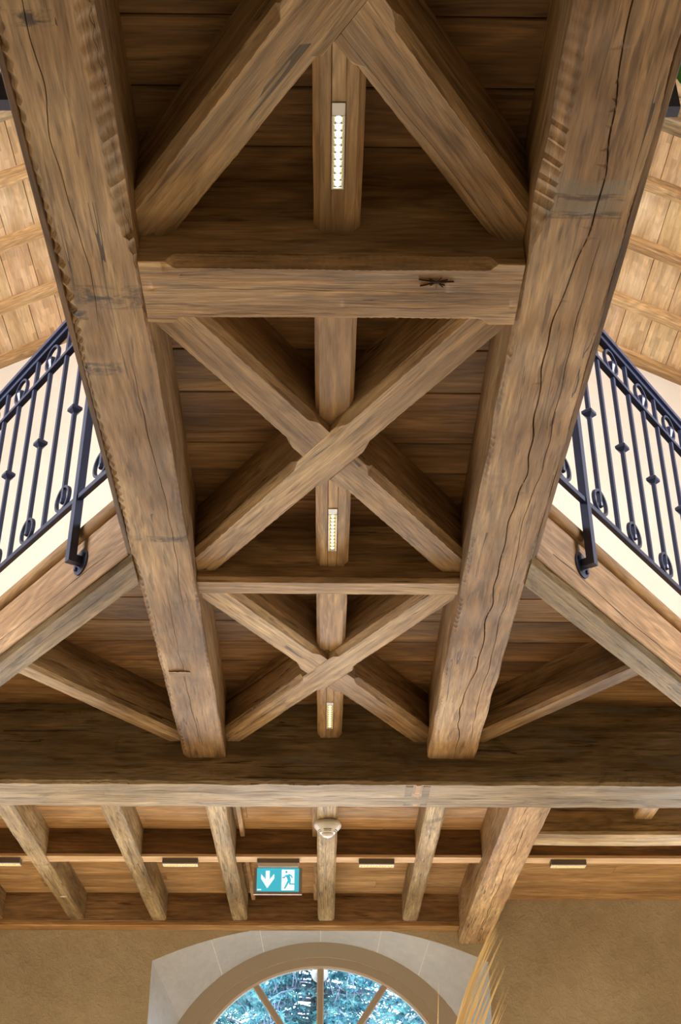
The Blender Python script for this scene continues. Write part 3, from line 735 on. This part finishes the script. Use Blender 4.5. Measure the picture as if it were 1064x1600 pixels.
# ------------------------------------------------------------------ lamps
def lamp_light(name, loc, sx, sy, energy, spread, parent):
    l = bpy.data.lights.new(name, 'AREA'); l.energy = energy; l.color = (1, .89, .72); l.shape = 'RECTANGLE'; l.size = sx; l.size_y = sy; l.spread = R(spread)
    o = bpy.data.objects.new(name, l); COL.objects.link(o); o.location = loc; o.parent = parent        # an area light shines along its -z: straight down
def led_lamp(y0, y1, bright, label):
    root = empty('light_strip', (LX, (y0+y1)/2, ZJ+ZC)); tag(root, label, 'lamp')
    L_ = y1 - y0; hw = LW/2 - .001; h = L_/2 - .001
    bb = MB(); bb.box(-hw, hw, -h, h, -.006, .0); bb.obj('housing', GREYM, root)
    bb = MB(); bb.box(-hw, hw, -h, -h+.033, -.009, -.0061); bb.obj('end_plate', WPLAST, root)
    bb = MB(); a, c_ = -h+.034, h
    for q in ((-hw, -hw+.0035, a, c_), (hw-.0035, hw, a, c_), (-hw+.0035, hw-.0035, c_-.003, c_)): bb.box(*q, -.0105, -.0061)
    bb.obj('rim', WPLAST, root)
    a += .002; c_ -= .005; n = 10; st = (c_-a)/n; rw = hw - .004
    lm = MB(); lm.lathe([(.0082, 0), (.007, -.0034), (.003, -.0042)], 14); me1 = lm.mesh('led', LEDW if bright else LEDD, 60)
    rm = MB()
    # reflector cell: a shallow bow-tie cup either side of the diode
    for sx in (-1, 1):
        rm.prism([(sx*.0062, -.003), (sx*rw, -st*.46), (sx*rw, st*.46), (sx*.0062, .003)], -.0095, -.0062)
    me2 = rm.mesh('reflector', LEDYW if bright else LEDY)
    nm = MB()
    for sx in (-1, 1): nm.prism([(sx*.006, -.0032), (sx*rw*.8, -.0018), (sx*rw*.8, .0018), (sx*.006, .0032)], -.0102, -.0096)
    me3 = nm.mesh('louvre', GAP)
    for k in range(n):
        yk = a + st*(k+.5)
        link('led', me1, root, (0, yk, -.0062)); r_ = link('reflector', me2, root, (0, yk, 0))
        if not bright: link('louvre', me3, r_)
    lamp_light('lamp_glow', (0, .015, -.014), LW*.7, L_*.8, 14, 60, root)
    return root
led_lamp(*led_y[0], True, 'brightly lit white light strip let into the walkway joist')
led_lamp(*led_y[1], False, 'light strip with yellow reflectors above the slim cross beam')
led_lamp(*led_y[2], False, 'small light strip with yellow reflectors near the big transverse beam')
def line_lamp(x, label):
    root = empty('downlight_bar', (x, 7.57, 2.196+ZC)); tag(root, label, 'lamp', 'downlight bars on the blocking boards')
    bb = MB(); bb.box(-.105, .105, -.03, .03, -.03, 0); bb.obj('housing', GREYM, root)
    bb = MB(); bb.box(-.103, .103, -.028, .028, -.036, -.0301); bb.obj('rim', WPLAST, root)
    lm = MB(); lm.lathe([(.0075, 0), (.006, -.004), (.002, -.006)], 10); me = lm.mesh('led', LEDY, 60)
    for k in range(11): link('led', me, root, (-.09 + .018*k, 0, -.036))
    lamp_light('lamp_glow', (0, 0, -.044), .19, .045, 55, 125, root)
for x, lb in ((-1.90, 'grey downlight bar half hidden behind the chipped gallery joist'), (-.852, 'grey downlight bar in the bay left free beside the exit sign bay'), (.31, 'grey downlight bar beside the smoke detector joist'), (1.449, 'grey downlight bar beyond the broad split beam')): line_lamp(x, lb)
bpy.data.objects['downlight_bar.001']['label'] = 'grey downlight bar between the two joists before the exit sign'

# exit sign
ES = empty('exit_sign', (-.2725, 7.575, 2.196+ZC)); tag(ES, 'blue exit sign with white arrow and running figure hanging between joists', 'sign')
def espart(name, mat, polys, y0, y1, parent=ES):
    bb = MB()
    for p in polys: bb.prism(p, y0, y1, 'y')
    return bb.obj(name, mat, parent)
def rect(x0, x1, z0, z1): return [(x0, z0), (x1, z0), (x1, z1), (x0, z1)]
espart('mount_bar', GREYM, [rect(-.125, .125, -.024, 0)], -.03, .03)
espart('light_bar', FRAMEL, [rect(-.118, .118, -.046, -.024)], -.024, .02)
ACR = plain('acrylic', srgb(150, 140, 140), .2)
espart('panel', ACR, [rect(-.142, .142, -.20, -.046)], .0, .008)
espart('panel_edge', FRAMEL, [rect(-.142, .142, -.204, -.2)], -.002, .010)
sg = espart('sign_face', SIGNB, [rect(-.124, .124, -.186, -.05)], -.004, -.0002)
Wd, Hh = .248, .136; X0, Z0 = -.124, -.186
def sp(u, v): return (X0 + u*Wd, Z0 + v*Hh)             # fractions of the face, v up
espart('arrow', SIGNW, [[sp(.21,.88), sp(.30,.88), sp(.30,.60), sp(.21,.60)], [sp(.10,.74), sp(.10,.55), sp(.25,.14), sp(.255,.40)], [sp(.41,.74), sp(.255,.40), sp(.25,.14), sp(.41,.55)], [sp(.21,.62), sp(.21,.46), sp(.255,.38), sp(.30,.46), sp(.30,.62)]], -.0062, -.0041, sg)
espart('doorway', SIGNW, [rect(*[sp(.59,0)[0], sp(.89,0)[0], sp(0,.05)[1], sp(0,.93)[1]])], -.0062, -.0041, sg)
man = [[sp(.69,.66), sp(.77,.72), sp(.81,.50), sp(.74,.44)],                      # trunk
       [sp(.69,.68), sp(.77,.74), sp(.82,.70), sp(.86,.58), sp(.835,.56), sp(.80,.65), sp(.76,.66)],   # rear arm
       [sp(.71,.68), sp(.66,.56), sp(.60,.55), sp(.60,.60), sp(.645,.62), sp(.69,.71)],               # front arm
       [sp(.74,.48), sp(.81,.50), sp(.80,.34), sp(.90,.33), sp(.90,.28), sp(.77,.28), sp(.76,.42)],    # rear leg
       [sp(.74,.50), sp(.79,.46), sp(.73,.26), sp(.68,.10), sp(.64,.10), sp(.69,.28)],                # front leg
       [sp(.70+.028*math.cos(a*math.pi/6),.83+.051*math.sin(a*math.pi/6)) for a in range(12)]]        # head
espart('running_figure', SIGNB, man, -.0082, -.0063, sg)
espart('notice', SIGNW, [rect(sp(.02,0)[0], sp(.11,0)[0], sp(0,.05)[1], sp(0,.09)[1])], -.0062, -.0041, sg)

# smoke detector
SD = empty('smoke_detector', (.017, 6.80, ZB+ZC)); tag(SD, 'white round smoke detector under the cracked gallery joist', 'detector')
bb = MB(); bb.lathe([(.060, 0), (.066, -.004), (.072, -.012), (.0745, -.022), (.072, -.030), (.064, -.040), (.052, -.052), (.040, -.064)], 36); bb.obj('body', WPLAST, SD, smooth=30)
bb = MB(); bb.lathe([(.032, -.0642), (.032, -.072), (.026, -.080), (.012, -.086)], 30); bb.obj('sensor_cap', WPLAST, SD, smooth=35)
for (r0, z0) in ((.052, -.0527), (.0455, -.0590)):
    for a0 in range(0, 360, 72):
        bb = MB(); vs = []; m_ = 8
        for k in range(m_ + 1):
            a = R(a0 - 90 - 24 + 48*k/m_); c_, s_ = math.cos(a), math.sin(a)
            vs += [(c_*(r0-.0006), s_*(r0-.0006), z0-.0018), (c_*(r0+.0012), s_*(r0+.0012), z0-.0002), (c_*(r0+.0004), s_*(r0+.0004), z0+.0016), (c_*(r0-.003), s_*(r0-.003), z0)]
        bb.add(vs, [(4*i+j, 4*i+(j+1) % 4, 4*i+4+(j+1) % 4, 4*i+4+j) for i in range(m_) for j in range(4)]); bb.obj('slot', SLOT, SD)

# ------------------------------------------------------------------ railings
def ring_mesh(r, th, wd, n=24):
    bb = MB(); vs = []
    for k in range(n):
        a = 2*math.pi*k/n; c_, s_ = math.cos(a), math.sin(a)
        for rr, yy in ((r-th, -wd/2), (r, -wd/2), (r, wd/2), (r-th, wd/2)): vs.append((rr*c_, yy, rr*s_))
    bb.add(vs, [(4*k+j, 4*k+(j+1) % 4, 4*((k+1) % n)+(j+1) % 4, 4*((k+1) % n)+j) for k in range(n) for j in range(4)])
    return bb.mesh('ring', IRON, 40)
ZBR, ZR2, ZTR = 2.495, 3.352, 3.505
RING_B = ring_mesh(.056, .010, .014); RING_T = ring_mesh(.062, .009, .014)
bb = MB(); bb.box(-.008, .008, -.008, .008, ZBR+.012-ZBR, ZR2-.012-ZBR); BALM = bb.mesh('baluster', IRON)
bb = MB(); bb.box(-.008, .008, -.008, .008, .065, ZR2-.012-ZBR); BALK = bb.mesh('baluster', IRON)
bb = MB(); bb.lathe([(.006, .0), (.011, .004), (.011, .02)], 10, (0,0,.045)); TIPM = bb.mesh('tip', IRON)
bb = MB()
for z0, z1, a, c_ in ((-.02, -.006, .009, .022), (-.006, .006, .022, .022), (.006, .02, .022, .009)):
    bb.add([(-a,-a,z0),(a,-a,z0),(a,a,z0),(-a,a,z0),(-c_,-c_,z1),(c_,-c_,z1),(c_,c_,z1),(-c_,c_,z1)], [(3,2,1,0),(4,5,6,7),(0,1,5,4),(1,2,6,5),(2,3,7,6),(3,0,4,7)])
KNOT = bb.mesh('collar', IRON)
bb = MB(); bb.lathe([(.006, 0), (.010, .012), (.021, .045), (.016, .062), (.004, .068)], 8); BUD = bb.mesh('bud', IRON, 30)
bb = MB(); bb.box(-.008, .008, -.008, .008, 0, ZTR-ZR2-.012); STUBM = bb.mesh('picket', IRON)
def railing(p0, d, length, first, posts, label, arm=.05, n0=0):
    """p0: point in plan on the railing line, d: direction; nrm: side of the timber it is fixed to"""
    d = Vector(d).normalized(); yaw = math.atan2(d.y, d.x)
    root = empty('railing', (p0[0], p0[1], ZC), yaw); tag(root, label, 'railing')
    for nm, z, hw, hh in (('top_rail', ZTR+.018, .026, .010), ('handrail_core', ZTR, .012, .012), ('upper_rail', ZR2, .013, .008), ('bottom_rail', ZBR, .010, .010)):
        bb = MB(); bb.box(n0, length, -hw, hw, z-hh, z+hh); bb.obj(nm, IRON, root)
    k = 0; u = first
    while u < length:
        if u > n0 + .01:
            near_post = any(abs(u - q) < .03 for q, *_ in posts)
            if k % 2 == 0:
                bk = link('baluster', BALK, root, (u, 0, ZBR)); link('collar', KNOT, bk, (0, 0, 2.979 - ZBR)); link('tip', TIPM, bk)
                link('ring', RING_B, root, (u, 0, ZBR+.010+.056)); link('ring', RING_T, root, (u, 0, ZR2+.008+.062)); link('bud', BUD, root, (u, 0, ZR2+.008))
            elif not near_post:
                link('baluster', BALM, root, (u, 0, ZBR)); link('picket', STUBM, root, (u, 0, ZR2))
        k += 1; u += .151
    for q, side, reach in posts:
        bb = MB(); bb.box(q-.015, q+.015, -.015, .015, 2.228, ZTR-.012); po = bb.obj('post', IRON, root)
        bb = MB(); bb.box(q-.014, q+.014, min(side*.0151, side*(reach-.013)), max(side*.0151, side*(reach-.013)), 2.229, 2.259); bb.obj('bracket_arm', IRON, po)
        bb = MB(); bb.lathe([(.050, 0), (.050, .012)], 28, (q, side*(reach-.0125), 2.242), (0, side, 0)); bb.obj('flange', IRON, po, smooth=40)
        for dx, dz in ((-.027, .018), (.027, -.018)):
            bb = MB(); bb.lathe([(.009, 0), (.009, .008)], 6, (q+dx, side*(reach-.0205), 2.242+dz), (0, side, 0)); bb.obj('bolt', IRON, po)
for s, x0 in ((-1, -.667), (1, .708)):
    d = (s*.6, .8); nrm = Vector((s*.8, -.6)); p0 = Vector((x0, 3.763)) + nrm*.05
    # along the diagonal; timber lies on the -nrm side: local +y is left of d
    side = -1 if s < 0 else 1
    railing(p0, d, 2.25, .181, [(.345, side, .05), (1.75, side, .05)],
            'black wrought iron railing on the diagonal beam beside the %s long beam' % ('stained' if s < 0 else 'split'), n0=.02)
    # along the walkway
    p1 = (x0 + s*.05, 3.70); railing(p1, (0, -1), 5.0, .10, [(1.755, -1 if s < 0 else 1, .05), (3.5, -1 if s < 0 else 1, .05)] if False else [(1.755, (-1 if s > 0 else 1), .05), (3.5, (-1 if s > 0 else 1), .05)],
            'black iron railing along the walkway, mostly hidden behind the %s long beam' % ('stained' if s < 0 else 'split'), n0=.0)

# ------------------------------------------------------------------ window
win = empty('window_1', (WCX, 9.45, ZC)); struct(win, 'round-arched window with radiating bars and spruces outside')
def ring_part(name, mat, c0, r0, c1, r1, y0, y1, zmin=SILL):
    bb = MB(); n = 48; vs = []
    ring = []
    for k in range(n + 1):
        a = math.pi*k/n
        ring.append(((-r0*math.cos(a), c0 + r0*math.sin(a)), (-r1*math.cos(a), c1 + r1*math.sin(a))))
    ring = [((-r0, zmin), (-r1, zmin))] + ring + [((r0, zmin), (r1, zmin))]
    for (ax, az), (bx_, bz) in ring: vs += [(ax, y0, az), (bx_, y0, bz), (bx_, y1, bz), (ax, y1, az)]
    m_ = len(ring)
    bb.add(vs, [(4*i+j, 4*i+(j+1) % 4, 4*i+4+(j+1) % 4, 4*i+4+j) for i in range(m_-1) for j in range(4)] + [(0,1,2,3), tuple(4*(m_-1)+j for j in range(4))])
    return bb.obj(name, mat, win, smooth=30)
ring_part('window_frame', FRAME, ZI, RI-.001, 1.0, 1.04, -.02, .06)
ring_part('sash', FRAME, 1.0, 1.039, 1.04, .945, .0, .05)
ring_part('glazing_bead', FRAMEL, 1.04, .9445, 1.04, .928, .005, .045)
def wbar(name, p, q, w_, mat, y0, y1):
    p = Vector(p); q = Vector(q); d = (q-p).normalized(); t = Vector((-d.y, d.x))*w_/2
    bb = MB(); bb.prism([tuple(p-t), tuple(p+t), tuple(q+t), tuple(q-t)], y0, y1, 'y'); return bb.obj(name, mat, win)
HUB = (0, 1.2)
for a in (0, 35, -35, 72, -72):
    dx, dz = math.sin(R(a)), math.cos(R(a))
    # length to the glass arc
    t = .2
    while (HUB[0]+dx*t)**2 + (HUB[1]+dz*t-1.04)**2 < .926**2: t += .005
    o = wbar('glazing_bar', HUB, (dx*t, HUB[1]+dz*t), .034, FRAME, .01, .04)
    wbar('bar_bead', (0 + dx*.05, HUB[1]+dz*.05), (dx*t, HUB[1]+dz*t), .048, FRAMEL, .02, .036)
wbar('glazing_bar', (-.93, 1.2), (.93, 1.2), .04, FRAME, .012, .042); wbar('glazing_bar', (0, SILL), (0, 1.2), .04, FRAME, .012, .042)
bb = MB(); bb.prism([(-.927, SILL)] + [(-.927*math.cos(math.pi*k/40), 1.04 + .927*math.sin(math.pi*k/40)) for k in range(41)] + [(.927, SILL)], .024, .028, 'y')
bb.obj('pane', GLASS, win)
b = MB(); b.box(WCX-1.3, WCX+1.3, 9.40, 9.75, SILL+ZC-.05, SILL+ZC); struct(b.obj('trim_2', LIME), 'stone sill of the arched window')

def side_window(n, loc, rz, w_, h_, label):
    root = empty('window_%d' % n, (loc[0], loc[1], loc[2]+ZC), rz); struct(root, label)
    for nm, q in (('window_frame', (-w_/2, w_/2, h_/2-.06, h_/2)), ('window_frame', (-w_/2, w_/2, -h_/2, -h_/2+.06)), ('window_frame', (-w_/2, -w_/2+.06, -h_/2+.06, h_/2-.06)), ('window_frame', (w_/2-.06, w_/2, -h_/2+.06, h_/2-.06)), ('glazing_bar', (-.02, .02, -h_/2+.06, h_/2-.06))):
        bb = MB(); bb.box(q[0], q[1], 0, .04, q[2], q[3]); bb.obj(nm, FRAME, root)
    bb = MB(); bb.box(-w_/2+.05, w_/2-.05, .012, .02, -h_/2+.05, h_/2-.05); bb.obj('pane', GLASS, root)
side_window(2, (-3.45, 9.095, .3), 0, 2.0, 2.4, 'tall window in the far wall'); side_window(3, (3.45, 9.095, .3), 0, 2.0, 2.4, 'tall window in the far wall')
side_window(4, (-4.62, 3.6, 4.3), R(90), 2.4, 2.0, 'upper window in the side wall'); side_window(5, (4.62, 3.6, 4.3), R(-90), 2.4, 2.0, 'upper window in the side wall')
# white globe on a thin rod, set outside behind the central bar
GL = empty('white_globe', (-.03, 10.1, ZC)); tag(GL, 'white round globe outside behind the window central bar', 'lamp')
bb = MB(); bb.lathe([(.005, -.062)] + [(.062*math.cos(R(a)), .062*math.sin(R(a))) for a in range(-75, 80, 15)] + [(.005, .062)], 24, (0, 0, 2.06)); bb.obj('globe', WPLAST, GL, smooth=60)
bb = MB(); bb.tube([(0, 0, 2.12), (0, 0, 2.5), (0, -.4, 2.5)], .01); bb.obj('rod', GREYM, GL)
# spruces outside
def spruce(x, y, h, seed, label, dens=1.0):
    rr = random.Random(seed); root = empty('spruce_tree', (x, y, -.2)); tag(root, label, 'tree', 'spruces outside the window')
    bb = MB(); bb.tube([(0,0,0), (0,0,h*.5), (0,0,h)], .16, 8, .08); bb.obj('trunk', BARK, root)
    fo = MB(); tw = MB()
    z = 2.6
    while z < 6.2:
        rad = 1.85*(1 - (z/h))**.8 + .1
        for k in range(int(13*dens)):
            a = rr.uniform(0, 2*math.pi); L_ = rad*rr.uniform(.7, 1.05)
            if math.sin(a) > .35: continue                      # the side away from the house is never seen
            d = Vector((math.cos(a), math.sin(a), 0)); zz = z + rr.uniform(-.12, .12)
            pts = [Vector((0,0,zz)) + d*(L_*t) + Vector((0,0,-.45*L_*t*t*.7 + .12*t)) for t in (0,.25,.5,.75,1)]
            tw.tube(pts, .018, 4, .25)
            for _ in range(4):
                f_ = rr.uniform(.3, .95); i_ = min(3, int(f_*4)); q0 = pts[i_].lerp(pts[i_+1], f_*4 - i_); q1 = q0 + Vector((rr.uniform(-.12, .12), rr.uniform(-.12, .05), -rr.uniform(.12, .4))); qm = (q0+q1)/2 + Vector((rr.uniform(-.05, .05), -.03, 0)); tw.tube([q0, qm, q1], .007, 4, .5)
            side = Vector((-d.y, d.x, 0))
            t = .22
            while t < 1:
                i = min(3, int(t*4)); f = t*4 - i; p = pts[i].lerp(pts[i+1], f)
                for sg_ in (-1, 1):
                    tl = (.28*(1.15 - t) + .10)*rr.uniform(.7, 1.2); dirv = (d*.55 + side*sg_*.8 + Vector((0,0,rr.uniform(-.7,-.15)))).normalized()
                    q = p + dirv*tl
                    nn = max(3, int(tl/.032))
                    for j in range(nn):
                        c = p.lerp(q, (j+.4)/nn); 
                        for _ in range(2 if rr.random() < .8 else 0):
                            u = Vector((rr.uniform(-1,1), rr.uniform(-1,1), rr.uniform(-1,1))); nd = (dirv*.8 + u*.6).normalized(); wv_ = nd.cross(u).normalized()*.011; ln_ = rr.uniform(.04, .065)
                            fo.add([c - wv_, c + wv_, c + nd*ln_ + wv_*.4, c + nd*ln_ - wv_*.4], [(0,1,2,3)])
                t += .07
        z += .13/dens
    me = bpy.data.meshes.new('foliage'); me.from_pydata([tuple(p) for p in fo.v], [], fo.f); me.materials.append(NEED)
    o = link('foliage', me, root); o['kind'] = 'stuff'
    tw.obj('branches', TWIG, root)
SPL = 'blue-green spruce close outside the arched window'
spruce(-1.72, 12.2, 9.2, 1, SPL)
spruce(1.62, 12.3, 9.2, 2, SPL)
spruce(-.05, 15.6, 11.0, 3, 'taller spruce standing behind the two nearer spruces', 1.1)
spruce(-3.75, 15.9, 11.0, 4, 'spruce in the back row behind the leafier front pair', 1.0)
spruce(3.7, 16.0, 11.0, 6, 'spruce in the back row behind the leafier front pair', 1.0)
b = MB(); b.box(-14, 14, 9.8, 26, -.3, -.2); struct(b.obj('ground', plain('garden_soil', srgb(70, 72, 48), .95)), 'dark garden ground outside')

# ------------------------------------------------------------------ dried grass in a floor vase, trailing plant on the walkway
GK = 5.4/3.2; gx, gyy = .17*GK, 5.4
GR = empty('dried_grass', (gx, gyy, .0)); tag(GR, 'tall dried straw-coloured grass in front of the arched window', 'plant')
bb = MB(); bb.lathe([(.10, 0), (.15, .12), (.17, .3), (.13, .5), (.07, .62), (.08, .68), (.06, .68), (.05, .5), (.05, .1)], 28); tag(bb.obj('floor_vase', CERAM, loc=(gx, gyy, 0), smooth=40), 'grey floor vase holding the dried grass', 'vase')
rr = random.Random(12)
def blade(tip, ctrl, base, w_):
    base = Vector(base); tip = Vector(tip); ctrl = Vector(ctrl); bb = MB(); vs = []; n = 20
    for k in range(n + 1):
        t = k/n; p = base*(1-t)**2 + ctrl*2*t*(1-t) + tip*t*t; ww = w_*(1 - t**5)*.5 + .0002
        vs += [p + Vector((-ww, 0, 0)), p + Vector((0, -ww*.5, 0)), p + Vector((ww, 0, 0)), p + Vector((0, ww*.5, 0))]
    bb.add(vs, [(4*i+j, 4*i+(j+1) % 4, 4*i+4+(j+1) % 4, 4*i+4+j) for i in range(n) for j in range(4)] + [(0,1,2,3), tuple(4*n+j for j in range(4))])
    return bb.obj('grass_blade', STRAW, GR, smooth=60)
for k in range(40):
    main = k < 16
    tx = .428 + (rr.uniform(-.012, .010) if main else rr.uniform(-.045, .02)); tz = (.80 - rr.uniform(0, .06)) if main else (.70 - rr.uniform(0, .13))
    yy = rr.uniform(-.03, .03); lean = rr.uniform(.50, .56)
    blade((tx*GK - gx, yy, tz*GK + ZC), ((tx - .5*lean + (0 if main else .035))*GK - gx, yy, (tz - .43)*GK + ZC), (rr.uniform(-.035, .035), rr.uniform(-.035, .035), .35), rr.uniform(.005, .010))
blade((.276*GK - gx, 0, .642*GK + ZC), (.262*GK - gx, 0, .35*GK + ZC), (.01, 0, .35), .007)
# trailing plant hung on the outside of the walkway railing beyond the split beam
TP = empty('trailing_plant', (.855, 2.07, 2.60+ZC)); tag(TP, 'green leafy plant trailing over the outside of the walkway railing', 'plant')
def leaf(p, d, l, w_):
    d = Vector(d).normalized(); sd = d.cross(Vector((0, .3, 1))).normalized(); up = sd.cross(d); vs = []; p = Vector(p); n = 8
    for k in range(n + 1):
        t = k/n; ww = w_*math.sin(math.pi*min(1, t*.97 + .02))**.8; c = p + d*(l*t) - Vector((0,0,.25*l*t*t))
        vs += [c - sd*ww + up*ww*.3, c, c + sd*ww + up*ww*.3, c + up*.0015]
    bb = MB(); bb.add(vs, [(4*i+j, 4*i+(j+1) % 4, 4*i+4+(j+1) % 4, 4*i+4+j) for i in range(n) for j in range(4)] + [(0,1,2,3), tuple(4*n+j for j in range(4))])
    return bb.obj('leaf', LEAF, TP, smooth=50)
for a, l in ((-60, .12), (-20, .10), (30, .13), (75, .11), (120, .10), (170, .09)): leaf((.01, 0, .02), (math.cos(R(a)), math.sin(R(a)), -.15), l, .028)
bb = MB(); bb.tube([(.0, 0, .03), (-.02, .02, .25), (-.03, .03, .5), (-.04, .05, .9)], .004); bb.obj('stem', LEAF, TP)
